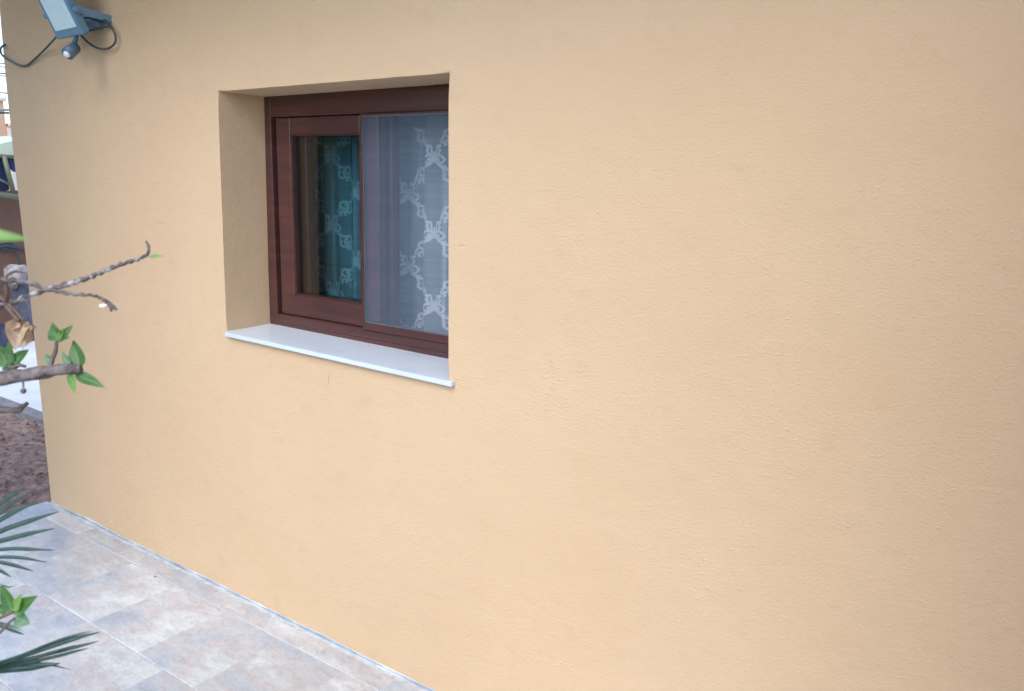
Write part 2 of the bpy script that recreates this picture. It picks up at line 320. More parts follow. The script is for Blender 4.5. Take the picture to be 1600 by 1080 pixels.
# soil bed round the corner, lumpy
b = BM(); nx, ny = 110, 70; X0, X1, Y0, Y1 = -7.2, -3.885, -1.6, .56; V = []
for i in range(nx+1):
    for j in range(ny+1):
        x = X0+(X1-X0)*i/nx; y = Y0+(Y1-Y0)*j/ny
        z = -.012 + .030*mnoise.noise(Vector((x*3, y*3, 1))) + .022*mnoise.noise(Vector((x*13, y*13, 4))) + .012*mnoise.noise(Vector((x*38, y*38, 7)))
        if X1-x < .05: z = min(z, -.012)
        V.append(b.verts.new((x, y, z)))
for i in range(nx):
    for j in range(ny):
        f = b.faces.new([V[i*(ny+1)+j], V[(i+1)*(ny+1)+j], V[(i+1)*(ny+1)+j+1], V[i*(ny+1)+j+1]]); f.smooth = False
tag(_obj('soil_bed', b, SOIL), 'bare reddish brown garden soil beyond the house corner', None, None, 'structure')
b = BM(); box(b, -7.2, -3.2, .56, .64, -.05, .035, .008)
tag(_obj('kerb', b, KERB), 'grey concrete kerb between soil and pale path', None, None, 'structure')
b = BM(); box(b, -8.6, -3.9, .64, 5, -.055, .0)
tag(_obj('path', b, PAVE), 'pale concrete path behind the soil bed', None, None, 'structure')
b = BM(); random.seed(3)
for _ in range(420):
    x = random.uniform(-6.2, -3.93); y = random.uniform(-.5, .54); r = random.uniform(.004, .012)
    ball(b, (x, y, random.uniform(-.005, .016)), r, random.uniform(.8, 1.4), random.uniform(.8, 1.4), .7, 1)
CLOD = mat('soil_clods', (.19, .125, .105), .95, (.42, .31, .26), 9, 4, .8, 120, .006, lo=.5, hi=.8)
tag(_obj('soil_clods', b, CLOD), 'loose clods and small stones on the garden soil', 'soil clods', None, 'stuff')

b = BM(); random.seed(9)
for _ in range(150):
    x = random.uniform(-3.85, -1.3); y = -.012-abs(random.gauss(0, .12)) if random.random() < .6 else random.uniform(-1.2, -.02)
    r = random.uniform(.0005, .0013); ball(b, (x, y, .001), r, random.uniform(.8, 2), random.uniform(.8, 2), .6, 1)
ball(b, at(242, 901, 2, .002), .0045, 1.2, 1, .7, 1)
tag(_obj('grit', b, mat('dark_grit', (.06, .055, .05), .9, (.25, .22, .2), 40)), 'scattered dark grit and crumbs on the paving', 'grit', None, 'stuff')

# ------------------------------------------------------------------ the house
D = .185                                    # depth of the reveal in front of the frame
TL, TR, BL, BR = (at(340, 143, 1, 0), at(701, 114, 1, 0), at(354, 519, 1, 0), at(701, 597, 1, 0))
house = tag(empty('house', (-1.9, 0, 0)), 'ochre stuccoed house with one small recessed brown window', 'house')
b = BM(True); bm = b.bm
XR, ZT = .20, 2.55
def cornerx(z):                             # the hand plastered corner is slightly bowed
    pts = [(-.1, -3.853), (0, -3.853), (.43, -3.851), (.70, -3.858), (1.17, -3.867), (1.45, -3.881), (1.83, -3.892), (2.04, -3.889), (2.2, -3.884), (2.6, -3.88)]
    for (za, xa), (zb, xb) in zip(pts, pts[1:]):
        if z <= zb: return xa+(xb-xa)*(z-za)/(zb-za)
    return -3.88
NX, NZ = 16, 14
xs = [None, -3.2, -2.8] + [TL.x+(TR.x-TL.x)*k/NX for k in range(NX+1)] + [-1.0, -.4, XR]
zs = [-.1, .2, .43, .70] + [BL.z+(TL.z-BL.z)*k/NZ for k in range(NZ+1)] + [2.04, 2.2, ZT]
IL, IR, JB, JT = 3, 3+NX, 4, 4+NZ
def fx(i, j):                               # the plasterer's opening is a little out of square and its arrises wander by a millimetre or two
    z = zs[j]; x = xs[i]
    if i == 0: return (cornerx(z)+.0015*mnoise.noise(Vector((0, 0, z*9))), 0, z)
    u = max(0, min(1, (z-BL.z)/(TL.z-BL.z))); v = max(0, min(1, (x-TL.x)/(TR.x-TL.x)))
    if IL <= i <= IR: x = (BL.x+(TL.x-BL.x)*u)*(1-v) + (BR.x+(TR.x-BR.x)*u)*v
    if JB <= j <= JT: z = (BL.z+(BR.z-BL.z)*v)*(1-u) + (TL.z+(TR.z-TL.z)*v)*u
    if (i in (IL, IR) and JB < j < JT): x += .0014*mnoise.noise(Vector((i*3, 1, z*11)))
    if (j == JT and IL < i < IR): z += .0014*mnoise.noise(Vector((x*11, 4, 0)))
    return (x, 0, z)
G = [[bm.verts.new(fx(i, j)) for j in range(len(zs))] for i in range(len(xs))]
for i in range(len(xs)-1):
    for j in range(len(zs)-1):
        if IL <= i < IR and JB <= j < JT: continue
        bm.faces.new([G[i][j], G[i+1][j], G[i+1][j+1], G[i][j+1]])
loop = [G[IL][j] for j in range(JB, JT+1)] + [G[i][JT] for i in range(IL+1, IR+1)] + [G[IR][j] for j in range(JT-1, JB-1, -1)] + [G[i][JB] for i in range(IR-1, IL, -1)]
DR = D+.16
bk = [bm.verts.new((v.co.x, DR, v.co.z)) for v in loop]
sharp = []
for k in range(len(loop)):
    a, c = loop[k], loop[(k+1) % len(loop)]
    bm.faces.new([a, c, bk[(k+1) % len(loop)], bk[k]])
    sharp.append(bm.edges.get((a, c)))
SB = [bm.verts.new((G[0][j].co.x+.03, 6, G[0][j].co.z)) for j in range(len(zs))]
for j in range(len(zs)-1):
    bm.faces.new([G[0][j], G[0][j+1], SB[j+1], SB[j]]); sharp.append(bm.edges.get((G[0][j], G[0][j+1])))
bmesh.ops.bevel(bm, geom=sharp, offset=.007, segments=4, affect='EDGES', profile=.5, clamp_overlap=True)
wall = _obj('wall', b, STUCCO, house)
# unseen wall beside the camera, added to shade the facade's right end
b = BM(); box(b, .20, .9, -1.35, 0, -.05, 2.55, .01); _obj('shading_wall', b, STUCCO, house)
b = BM(); box(b, .9, 3.2, -.3, -.02, -.05, 2.55); box(b, -3.8, 3.2, 5.8, 6, -.05, 2.55); box(b, 3.0, 3.2, -.02, 5.8, -.05, 2.55)
_obj('rear_wall', b, STUCCO, house)
b = BM(); box(b, -4.05, 3.3, -.70, 6.2, 2.552, 2.7, .01); _obj('roof', b, ROOFM, house)  # unseen roof, its overhang sized to shade the top of the wall
# the room behind the window (inner shell, open towards the window)
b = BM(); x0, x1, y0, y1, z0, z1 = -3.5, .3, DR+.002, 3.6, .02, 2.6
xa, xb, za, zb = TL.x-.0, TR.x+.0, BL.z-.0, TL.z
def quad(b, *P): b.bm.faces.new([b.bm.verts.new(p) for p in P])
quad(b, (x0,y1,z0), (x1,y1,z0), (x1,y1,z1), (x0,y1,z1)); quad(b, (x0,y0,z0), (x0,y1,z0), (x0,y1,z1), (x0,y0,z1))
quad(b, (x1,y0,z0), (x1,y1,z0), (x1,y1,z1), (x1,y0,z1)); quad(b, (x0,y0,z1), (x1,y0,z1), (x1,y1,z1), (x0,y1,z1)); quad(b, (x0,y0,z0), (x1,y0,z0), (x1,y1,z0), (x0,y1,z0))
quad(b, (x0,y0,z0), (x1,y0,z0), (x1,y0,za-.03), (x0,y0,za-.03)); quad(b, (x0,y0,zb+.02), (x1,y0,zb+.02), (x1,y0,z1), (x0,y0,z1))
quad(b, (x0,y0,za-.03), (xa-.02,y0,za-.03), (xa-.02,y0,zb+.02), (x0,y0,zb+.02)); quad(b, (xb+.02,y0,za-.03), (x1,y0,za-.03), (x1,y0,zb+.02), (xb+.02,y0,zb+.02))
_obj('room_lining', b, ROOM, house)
# mortar bead along the base of the wall
b = BM(); random.seed(5); n = 150; top = []; 
for i in range(n+1):
    x = -3.85+4.4*i/n; wd = .004+.004*mnoise.noise(Vector((x*6, 2, 0)))+.003*mnoise.noise(Vector((x*31, 5, 0))); h = .003+.003*mnoise.noise(Vector((x*12, 8, 0)))
    h2 = .006 + .014*max(0, mnoise.noise(Vector((x*3.3, 11, 0)))) + .004*mnoise.noise(Vector((x*24, 3, 0)))
    top.append([b.verts.new((x, -wd-.006, -.003)), b.verts.new((x, -wd, h)), b.verts.new((x, -.006, h)), b.verts.new((x, .001, h2))])
for i in range(n):
    for k in range(3): b.faces.new([top[i][k], top[i+1][k], top[i+1][k+1], top[i][k+1]])
_obj('mortar_joint', b, MORTAR, house, smooth=True)
# sill: a marble slab, slightly proud of the wall and a little wider than the opening
b = BM(); th = .014
f0, f1 = at(351, 519.5, 1, -.016), at(705.5, 597.5, 1, -.016)
hexa(b, [(f0.x, -.016, f0.z), (f1.x, -.016, f1.z), (f1.x, -.016, f1.z-th), (f0.x, -.016, f0.z-th),
         (f0.x, .0, f0.z+.001), (f1.x, .0, f1.z+.001), (f1.x, .0, f1.z-th+.001), (f0.x, .0, f0.z-th+.001)], .0015)
hexa(b, [(BL.x+.001, -.0005, f0.z+.0008), (BR.x-.001, -.0005, f1.z+.0008), (BR.x-.001, -.0005, f1.z-th), (BL.x+.001, -.0005, f0.z-th),
         (BL.x+.001, D+.1, f0.z+.006), (BR.x-.001, D+.1, f1.z+.006), (BR.x-.001, D+.1, f1.z-th), (BL.x+.001, D+.1, f0.z-th)])
_obj('window_sill', b, MARBLE, house)

# ------------------------------------------------------------------ the window
WL, WR = BL.x+.001, TR.x-.001; WB, WT = 1.010, 1.812
def rect_frame(b, x0, x1, z0, z1, wl, wr, wb, wt, y0, y1, bev=.003):
    box(b, x0, x0+wl, y0, y1, z0, z1, bev); box(b, x1-wr, x1, y0, y1, z0, z1, bev)
    box(b, x0+wl-.002, x1-wr+.002, y0+.001, y1-.001, z0, z0+wb, bev); box(b, x0+wl-.002, x1-wr+.002, y0+.001, y1-.001, z1-wt, z1, bev)
b = BM(); rect_frame(b, WL, WR, WB-.006, WT+.006, .045, .03, .022, .072, D, D+.11)
box(b, WL+.044, WR-.028, D-.004, D+.02, WB+.014, WB+.046, .004)       # raised lower lip
window = _obj('window', b, [WOOD], house); tag(window, 'red brown wooden sliding window set deep in its reveal')
b = BM(); box(b, WL+.0455, WL+.07, D+.045, D+.105, WB+.02, WT-.07); box(b, WL+.046, WR-.031, D+.05, D+.104, WB+.018, WB+.03); _obj('track', b, GASKET, window)
def sash(x0, x1, z0, z1, wl, wr, wb, wt, y0, y1, label):
    b = BM(); rect_frame(b, x0, x1, z0, z1, wl, wr, wb, wt, y0, y1, .004)
    s = _obj('sash', b, WOOD, window); tag(s, label)
    # dark glazing bead
    b = BM(); t = .006; a0, a1, c0, c1 = x0+wl, x1-wr, z0+wb, z1-wt
    box(b, a0-.001, a0+t, y0+.004, y1-.004, c0, c1); box(b, a1-t, a1+.001, y0+.004, y1-.004, c0, c1)
    box(b, a0, a1, y0+.005, y1-.005, c0-.001, c0+t); box(b, a0, a1, y0+.005, y1-.005, c1-t, c1+.001)
    _obj('glazing_bead', b, WOODH, window)
    b = BM(); ym = (y0+y1)/2
    quad(b, (a0, ym, c0), (a1, ym, c0), (a1, ym, c1), (a0, ym, c1)); _obj('pane', b, GLASS, window)
sash(-2.357, at(592, 330, 1, D+.008).x, WB+.047, WT-.068, .075, at(592, 330, 1, D+.008).x+1.947, .074, .056, D+.008, D+.046, 'outer sliding sash with bare glass')
sash(-2.330, at(613, 330, 1, D+.056).x, WB+.030, WT-.068, .072, .072, .085, .056, D+.056, D+.094, 'inner sliding sash pushed open behind the outer one')
# insect screen in the outer track
sx0, sx1, sz0, sz1, sy = -1.922, WR-.03, WB+.045, WT-.068, D-.008
b = BM(); rect_frame(b, sx0, sx1, sz0, sz1, .007, .007, .024, .006, sy-.004, sy+.010, .001)
fr = _obj('screen_frame', b, WOOD, window)
b = BM(); t = .003; x0, x1, z0, z1 = sx0+.007, sx1-.007, sz0+.024, sz1-.006
box(b, x0, x0+t, sy-.001, sy+.006, z0, z1); box(b, x1-t, x1, sy-.001, sy+.006, z0, z1); box(b, x0+t, x1-t, sy-.001, sy+.006, z0, z0+t); box(b, x0+t, x1-t, sy-.001, sy+.006, z1-t, z1)
_obj('screen_bead', b, ALU, window)
b = BM(); quad(b, (x0+t, sy+.003, z0+t), (x1-t, sy+.003, z0+t), (x1-t, sy+.003, z1-t), (x0+t, sy+.003, z1-t)); _obj('insect_screen', b, SCREEN, window)

# ------------------------------------------------------------------ lace curtain just inside
CY = D+.20
cx0 = at(478, 330, 1, CY).x; cx1 = -1.15; cz0, cz1 = .93, 1.93
def fold(x, z):
    u = (x-cx0)
    return CY + .010*math.sin(u*38+.6*math.sin(z*3)) + .012*math.exp(-((u-.585-.03*(z-1.4))/.011)**2) + .01*math.exp(-((u-.80)/.02)**2) + .006*math.sin(u*90)
b = BM(True); nx, nz = 220, 40; V = []
for i in range(nx+1):
    for j in range(nz+1):
        x = cx0+(cx1-cx0)*i/nx; z = cz0+(cz1-cz0)*j/nz; V.append(b.verts.new((x, fold(x, z), z)))
for i in range(nx):
    for j in range(nz):
        f = b.faces.new([V[i*(nz+1)+j], V[(i+1)*(nz+1)+j], V[(i+1)*(nz+1)+j+1], V[i*(nz+1)+j+1]]); f.smooth = True
def stroke(pts, wd, scal=0, mi=1):                # flat embroidered cord, scalloped edge, following the cloth
    P = catmull(pts, 7) if len(pts) > 2 else pts
    L = []; R_ = []; s = 0
    for i, p in enumerate(P):
        a = P[max(i-1, 0)]; c = P[min(i+1, len(P)-1)]; tx, tz = c[0]-a[0], c[1]-a[1]; ln = math.hypot(tx, tz) or 1
        s += math.hypot(p[0]-a[0], p[1]-a[1]); h = wd*.5*(1+scal*math.sin(s*900))
        n_ = (-tz/ln*h, tx/ln*h)
        for Q, sg in ((L, 1), (R_, -1)):
            x, z = p[0]+sg*n_[0], p[1]+sg*n_[1]; Q.append(b.bm.verts.new((x, fold(x, z)-.0015, z)))
    for i in range(len(P)-1):
        f = b.bm.faces.new([L[i], L[i+1], R_[i+1], R_[i]]); f.material_index = mi; f.smooth = True
def curl(cx, cz, r, sg, a0, turns=1.25, wd=.0045):
    pts = []
    for k in range(15):
        t = k/14; a = a0+sg*t*turns*2*math.pi; rr = r*(1-.78*t); pts.append((cx+rr*math.cos(a), cz+rr*math.sin(a)))
    stroke(pts, wd, .35)
def node(cx, cz, U, Vv):                    # fleur motif: ruffled vase above, paired scrolls below
    def S_(pts, wd, sc=.35): stroke([(cx+x*U, cz+z*Vv) for x, z in pts], wd*U, sc)
    for g in (-1, 1):
        S_([(g*.24, .26), (g*.17, .20), (g*.21, .12), (g*.15, .05), (g*.19, -.02)], .07)
        S_([(g*.09, .24), (g*.08, .12), (g*.07, -.02)], .05)
        S_([(g*.25, .27), (g*.18, .24), (g*.08, .25)], .06)
        S_([(g*.03, -.03), (g*.14, .0), (g*.27, -.03), (g*.33, -.11), (g*.27, -.19), (g*.17, -.20), (g*.13, -.14), (g*.19, -.10)], .07)
        S_([(g*.04, -.02), (g*.06, -.12), (g*.11, -.22), (g*.24, -.28), (g*.38, -.29)], .07)
        S_([(g*.02, -.10), (g*.12, -.08), (g*.20, -.13)], .05)
    S_([(0, .10), (0, .0), (0, -.10), (0, -.20)], .07)
def link(cx, cz, g, U, Vv):                 # knotted rosette on the diagonal between motifs
    def S_(pts, wd, sc=.45): stroke([(cx+x*1.3*U*g, cz+z*1.35*Vv) for x, z in pts], wd*U, sc)
    S_([(-.17, .13), (-.05, .11), (.07, .12), (.13, .05), (.07, -.02), (-.02, -.01), (-.03, .05), (.03, .06)], .075)
    S_([(-.12, .02), (-.14, -.06), (-.06, -.11), (.06, -.09), (.13, -.12), (.10, -.19)], .075)
    S_([(-.05, .04), (-.02, -.06), (.04, -.13), (-.0, -.18)], .06)
    S_([(-.20, .17), (-.14, .09), (-.13, .0)], .06); S_([(.12, .02), (.17, -.05), (.20, -.14)], .055)
n1 = at(637, 301, 1, CY); n2 = at(680, 354, 1, CY); n3 = at(634, 414, 1, CY)
pw, ph = n2.x-n1.x, (n1.z-n3.z)/2
for i in range(-7, 6):
    for j in range(-8, 8):
        if (i+j) % 2: continue
        x = n1.x+i*pw; z = n1.z+j*ph
        if not (cx0+.02 < x < cx1-.03 and cz0+.04 < z < cz1-.04): continue
        if z > n1.z+ph*1.45: continue
        node(x, z, pw, ph)
        for sg in (-1, 1):
            if cx0+.015 < x+sg*pw/2 < cx1-.02: link(x+sg*pw*.5, z-ph*.5, sg, pw, ph)
            if cx0+.015 < x+sg*pw/2 < cx1-.02 and z > n1.z+ph*.6: link(x+sg*pw*.5, z+ph*.5, -sg, pw, ph)
# creases where the net lies double
for pa, pb_, wd in (((656, 205), (640, 400), .007), ((640, 400), (637, 510), .008), ((697, 260), (692, 505), .012), ((519, 230), (524, 470), .012), ((556, 220), (557, 470), .02)):
    A, B_ = at(*pa, 1, CY), at(*pb_, 1, CY); stroke([(A.x, A.z), ((A.x+B_.x)/2+.002, (A.z+B_.z)/2), (B_.x, B_.z)], wd, 0, 0)
# selvage hem down the free edge
stroke([(cx0+.003, cz0+.01), (cx0+.003, 1.4), (cx0+.003, cz1-.01)], .006)
tag(_obj('lace_curtain', b, [NET, LACE], None, recalc=False), 'sheer white lace curtain with scroll motifs hanging inside the window', 'curtain')

# ------------------------------------------------------------------ floodlight on the wall, top left
FLY = -.115
pb = at(88, 49, 1, FLY); pr = at(120, 44, 1, FLY)
fl = tag(empty('floodlight', (pr.x+.03, 0, pb.z)), 'slim outdoor floodlight with pale panel tilted down high on the wall', 'floodlight')
ti = math.radians(25); upv = Vector((0, -math.sin(ti), math.cos(ti))); sxv = Vector((1, 0, .02)).normalized(); nv = sxv.cross(upv).normalized()
if nv.y > 0: nv = -nv
org = pb
def FP(u, v, wv): return org + sxv*u + upv*v + nv*wv
pwid = (pr-pb).length; phei = .20
b = BM()
bo = .024
hexa(b, [FP(-bo, -.030, .0), FP(pwid+bo, -.030, .0), FP(pwid+bo, phei+.02, .0), FP(-bo, phei+.02, .0), FP(-bo+.004, -.026, -.03), FP(pwid+bo-.004, -.026, -.03), FP(pwid+bo-.004, phei+.016, -.03), FP(-bo+.004, phei+.016, -.03)], .004)
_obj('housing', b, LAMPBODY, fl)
b = BM(); hexa(b, [FP(0, 0, .003), FP(pwid, 0, .003), FP(pwid, phei, .003), FP(0, phei, .003), FP(0, 0, -.002), FP(pwid, 0, -.002), FP(pwid, phei, -.002), FP(0, phei, -.002)], .001)
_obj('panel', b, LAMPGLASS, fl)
b = BM()   # cooling fins on the back
for k in range(7):
    u = .01+k*(pwid-.02)/6; hexa(b, [FP(u-.002, .02, -.03), FP(u+.002, .02, -.03), FP(u+.002, phei-.02, -.03), FP(u-.002, phei-.02, -.03), FP(u-.002, .03, -.045), FP(u+.002, .03, -.045), FP(u+.002, phei-.03, -.045), FP(u-.002, phei-.03, -.045)])
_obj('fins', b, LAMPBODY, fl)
# U bracket to the wall
b = BM(); bz = FP(0, .05, 0).z
for u in (-bo-.006, pwid+bo+.002):
    p = FP(u, .055, -.012)
    hexa(b, [(p.x, p.y, p.z-.012), (p.x+.004, p.y, p.z-.012), (p.x+.004, p.y, p.z+.012), (p.x, p.y, p.z+.012), (p.x, 0, bz-.012), (p.x+.004, 0, bz-.012), (p.x+.004, 0, bz+.012), (p.x, 0, bz+.012)])
    t = bmesh.new(); bmesh.ops.create_cone(t, cap_ends=True, segments=14, radius1=.011, radius2=.009, depth=.014); merge(b, t, 0, Matrix.Translation((p.x+.002+(.006 if u > 0 else -.006), p.y, p.z)) @ Matrix.Rotation(math.pi/2, 4, 'Y'))
box(b, pb.x-.028, pr.x+.028, -.006, -.001, bz-.012, bz+.012)
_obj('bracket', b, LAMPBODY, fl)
# junction box behind, at right
jb = at(150, 38, 1, -.0)
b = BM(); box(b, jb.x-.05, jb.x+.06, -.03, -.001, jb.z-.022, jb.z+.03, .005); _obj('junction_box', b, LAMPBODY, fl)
# movement sensor: arm and ball housing with round lens
b = BM(); s0 = FP(pwid*.62, -.028, -.015); s1 = at(117, 66, 1, FLY+.01); s2 = at(112, 79, 1, FLY-.015)
tube(b, [(*s0, .008), (*s1, .009), (*((s1+s2)/2), .012)], 10)
dirv = Vector((.25, -.78, -.58)).normalized()
q = dirv.to_track_quat('Z', 'Y').to_matrix().to_4x4()
t = bmesh.new(); bmesh.ops.create_cone(t, cap_ends=True, segments=24, radius1=.019, radius2=.023, depth=.056)
bmesh.ops.bevel(t, geom=[e for e in t.edges if len(e.link_faces) == 2 and e.calc_face_angle() > .8], offset=.004, segments=2, affect='EDGES')
for f in t.faces: f.smooth = True
merge(b, t, 0, Matrix.Translation(s2) @ q)
sen = _obj('motion_sensor', b, mat('sensor_body', (.07, .13, .20), .4), fl)  # body colour carries the same blue lens haze
b = BM(); ball(b, s2+dirv*.027, .0125, 1, 1, 1, 3); _obj('lens', b, LENS, sen)
# cables
def cab(pl, r, y=-.012): return [(*at(px, py, 1, yy), r) for px, py, yy in pl]
b = BM(); tube(b, cab([(92, 52, FLY+.02), (84, 62, -.06), (66, 81, -.02), (50, 96, -.010), (42, 102, -.008), (30, 102, -.008), (16, 95, -.008), (5, 88, -.010), (1, 81, -.014), (2, 74, -.012), (8, 70, -.006)], .0042), 8, 0)
_obj('cable', b, CABLE, fl)
b = BM(); tube(b, cab([(112, 24, FLY+.03), (123, 23, -.07), (140, 21, -.04), (158, 28, -.03), (172, 40, -.025), (180, 55, -.02), (179, 68, -.02), (168, 76, -.02), (152, 75, -.02), (138, 67, -.03), (128, 57, -.05), (120, 50, FLY+.03)], .004), 8)
_obj('cable', b, CABLE, fl)
b = BM(); tube(b, cab([(124, 32, -.06), (136, 28, -.045), (150, 32, -.03), (165, 36, -.02), (172, 42, -.01)], .0035), 8); tube(b, cab([(126, 47, -.07), (138, 48, -.04), (152, 45, -.03), (166, 42, -.02), (174, 44, -.01)], .0035), 8)
_obj('cable', b, CABLE, fl)

# ------------------------------------------------------------------ small marks on the wall: a hair crack and two nicks
MARK = mat('scuff', (.42, .29, .19), .9)
for pts, lab in (([(514, 580), (515, 586), (513, 594), (514, 600)], 0), ([(717, 384), (722, 383), (727, 384.5)], 0), ([(244, 347), (250, 348), (254, 350)], 0)):
    b = BM(); tube(b, [(*at(px, py, 1, -.0004), .0008) for px, py in pts], 5); _obj('plaster_nick', b, MARK, house)

# ------------------------------------------------------------------ shrub at the left edge
SH = dp(-330, 760, 1.15)
shrub = tag(empty('shrub', (SH.x, SH.y, 0)), 'budding shrub with grey twigs and young green leaves at the left edge', 'shrub')
def br(pts, seg=9, rough=.25): return pts
def pxt(pts, dep): 
    out = []
    for p in pts:
        d = p[3] if len(p) > 3 else dep; out.append((*dp(p[0], p[1], d), p[2]*d/FPX))
    return out
b = BM(); T = [(SH.x, SH.y, -.04, .028), (SH.x+.01, SH.y+.01, .35, .024), (SH.x-.01, SH.y+.02, .8, .020), (SH.x+.0, SH.y+.02, 1.15, .015), (SH.x-.02, SH.y+.03, 1.6, .010), (SH.x-.01, SH.y+.02, 1.95, .005)]
tube(b, T, 12, .25); _obj('trunk', b, BARK, shrub)
def P3(p): return (p[0], p[1], p[2])
# thick lower branch
b = BM()
tube(b, [(T[3][0], T[3][1], 1.10, .013)] + pxt([(-120, 612, 13), (-60, 602, 12), (0, 592, 11.5), (40, 586, 10.5), (62, 583, 10.5), (80, 580, 9.5), (100, 577, 8.5), (118, 577, 8), (127, 576, 6)], 1.0), 12, .28)
tube(b, pxt([(76, 577, 4), (82, 562, 3.6), (87, 548, 3.2), (88, 533, 2.6)], 1.0), 8, .3)
_obj('branch', b, BARK, shrub)
# speckled branch rising to the right
b = BM()
def knob(pts, dep, every, amp):
    P = catmull(pts, 8); out = []
    for i, p in enumerate(P): out.append((p[0], p[1]+(.8*math.sin(i*1.9)), p[2]*.72*(1+amp*(1 if i % every == 0 else 0)+.12*math.sin(i*2.3))))
    return pxt(out, dep)
tube(b, [(T[3][0], T[3][1], 1.25, .009)] + pxt([(-120, 520, 7)], 1.02) + knob([(-30, 489, 7), (0, 479, 6.5), (20, 473, 6), (60, 457, 5.2), (100, 446, 5.2), (130, 437, 4.8), (160, 425, 4.6), (190, 413, 4), (215, 405, 3.6), (230, 399, 3.2)], 1.02, 4, .35), 9, .3, n=2)
tube(b, pxt([(229, 400, 2.6), (232, 392, 2.4), (232, 384, 2.4), (228, 377, 1.8)], 1.02), 7, .3)
_obj('branch', b, BARKL, shrub)
b = BM()
tube(b, [(T[3][0], T[3][1], 1.32, .008)] + pxt([(-110, 430, 6)], .98) + knob([(-30, 434, 5.5), (0, 437, 5), (40, 441, 4.6), (75, 452, 4.2), (110, 459, 3.6), (145, 462, 3.2), (163, 469, 3.8), (174, 477, 4), (182, 484, 3)], .98, 6, .25), 9, .3, n=2)
tube(b, pxt([(172, 478, 2.5), (174, 487, 1.8)], .98), 6)
_obj('branch', b, BARK, shrub)
b = BM()   # crossing and low twigs near the edge
tube(b, pxt([(6, 437, 3, .985), (11, 455, 3.5, .99), (10, 474, 4, 1.0), (20, 490, 3.4, 1.0), (30, 502, 2.6, 1.0)], 1.0), 8, .3)
tube(b, pxt([(-20, 470, 3, 1.0), (-5, 462, 3, 1.0), (10, 472, 3, 1.0), (24, 486, 2.6, 1.0), (38, 502, 2, 1.0)], 1.0), 8, .3)
tube(b, pxt([(2, 446, 1.6, .99), (12, 430, 2, 1.0), (24, 424, 2, 1.0), (36, 426, 1.4, 1.0)], 1.0), 8, .4)
_obj('branch', b, TWIG, shrub)
b = BM()
tube(b, [(T[2][0], T[2][1], .9, .008)] + pxt([(-100, 650, 7), (-20, 641, 6.5), (8, 641, 5.5), (28, 641, 5), (36, 635, 4), (43, 630, 3)], 1.05), 8, .3)
tube(b, pxt([(8, 583, 3.5), (14, 577, 3), (30, 571, 2.6), (40, 573, 2.4)], 1.0), 7, .2)
tube(b, pxt([(36, 590, 1.6), (36.5, 606, 1.6)], 1.0), 6); ball(b, dp(36.5, 611, 1.0), .0035)
_obj('branch', b, BARK, shrub)
TC = -FWD
def lf(bx, by, tx, ty, w, dep=1.0, mat_=LEAF, nr=None, cup=.3, droop=.05, shape=1.0, dd=0, name='leaf'):
    b = BM(True); leaf(b, dp(bx, by, dep), dp(tx, ty, dep+dd), w*dep/FPX, (TC if nr is None else TC+Vector(nr)), cup, droop, shape=shape, wav=.06)
    return _obj(name, b, mat_, shrub, recalc=False)
lf(88, 533, 81, 504, 24, nr=(0, 0, .1), shape=.75, cup=.15)
lf(89, 533, 113, 508, 15, nr=(.3, 0, .5)); lf(89, 534, 109, 526, 7, nr=(0, 0, 1.2))
lf(90, 532, 99, 512, 9, nr=(0, -.3, .1), mat_=LEAFL)
lf(123, 577, 113, 531, 27, nr=(.2, -.2, 0), dd=.01, shape=1.0)
lf(117, 583, 163, 605, 18, nr=(0, 0, .6), mat_=LEAF)
lf(108, 583, 117, 615, 12, mat_=LEAFL, nr=(.2, 0, .2))
lf(108, 573, 96, 549, 12, mat_=LEAFB); lf(81, 568, 69, 553, 12, mat_=LEAFB)
lf(14, 573, -8, 538, 26, nr=(.2, 0, .2)); lf(16, 570, 12, 532, 17, nr=(-.2, 0, .4)); lf(18, 566, 44, 546, 19, nr=(0, 0, .3)); lf(22, 571, 2, 578, 14); lf(30, 574, 8, 562, 18, nr=(.4, 0, .3))
lf(38, 580, 50, 592, 10, mat_=LEAFL); lf(44, 590, 34, 578, 8, mat_=LEAFL)
lf(233, 401, 256, 399, 7, 1.02, LEAFL, nr=(0, 0, .6), name='bud')
b = BM(True); leaf(b, dp(-60, 362, .46), dp(46, 373, .46), 26*.46/FPX, TC+Vector((0, 0, .7)), .3, .02); _obj('leaf', b, LEAFL, shrub, recalc=False)
b = BM(); tube(b, [(T[4][0], T[4][1], 1.55, .005)] + pxt([(-260, 330, 5, .6), (-60, 362, 4, .46)], .46), 7); _obj('branch', b, TWIG, shrub)
b = BM(); ball(b, dp(162, 478, .98), .0048, 1.2, 1.2, .55); _obj('bud', b, PETAL, shrub)
# curled dry leaf
b = BM(True); leaf(b, dp(26, 497, 1.0), dp(26, 550, .99), 34/FPX, TC+Vector((.5, 0, 0)), .9, -.15, shape=.7, wav=.25); leaf(b, dp(46, 506, 1.0), dp(30, 545, .985), 24/FPX, TC+Vector((-.6, 0, 0)), .9, .1, wav=.3); leaf(b, dp(30, 502, 1.0), dp(12, 515, 1.0), 16/FPX, TC+Vector((.2, 0, .6)), .7, .1, wav=.3)
leaf(b, dp(38, 512, 1.0), dp(56, 512, 1.0), 15/FPX, TC+Vector((.2, 0, -.4)), .7, .1, wav=.3)
_obj('dry_leaf', b, DRY, shrub, recalc=False)
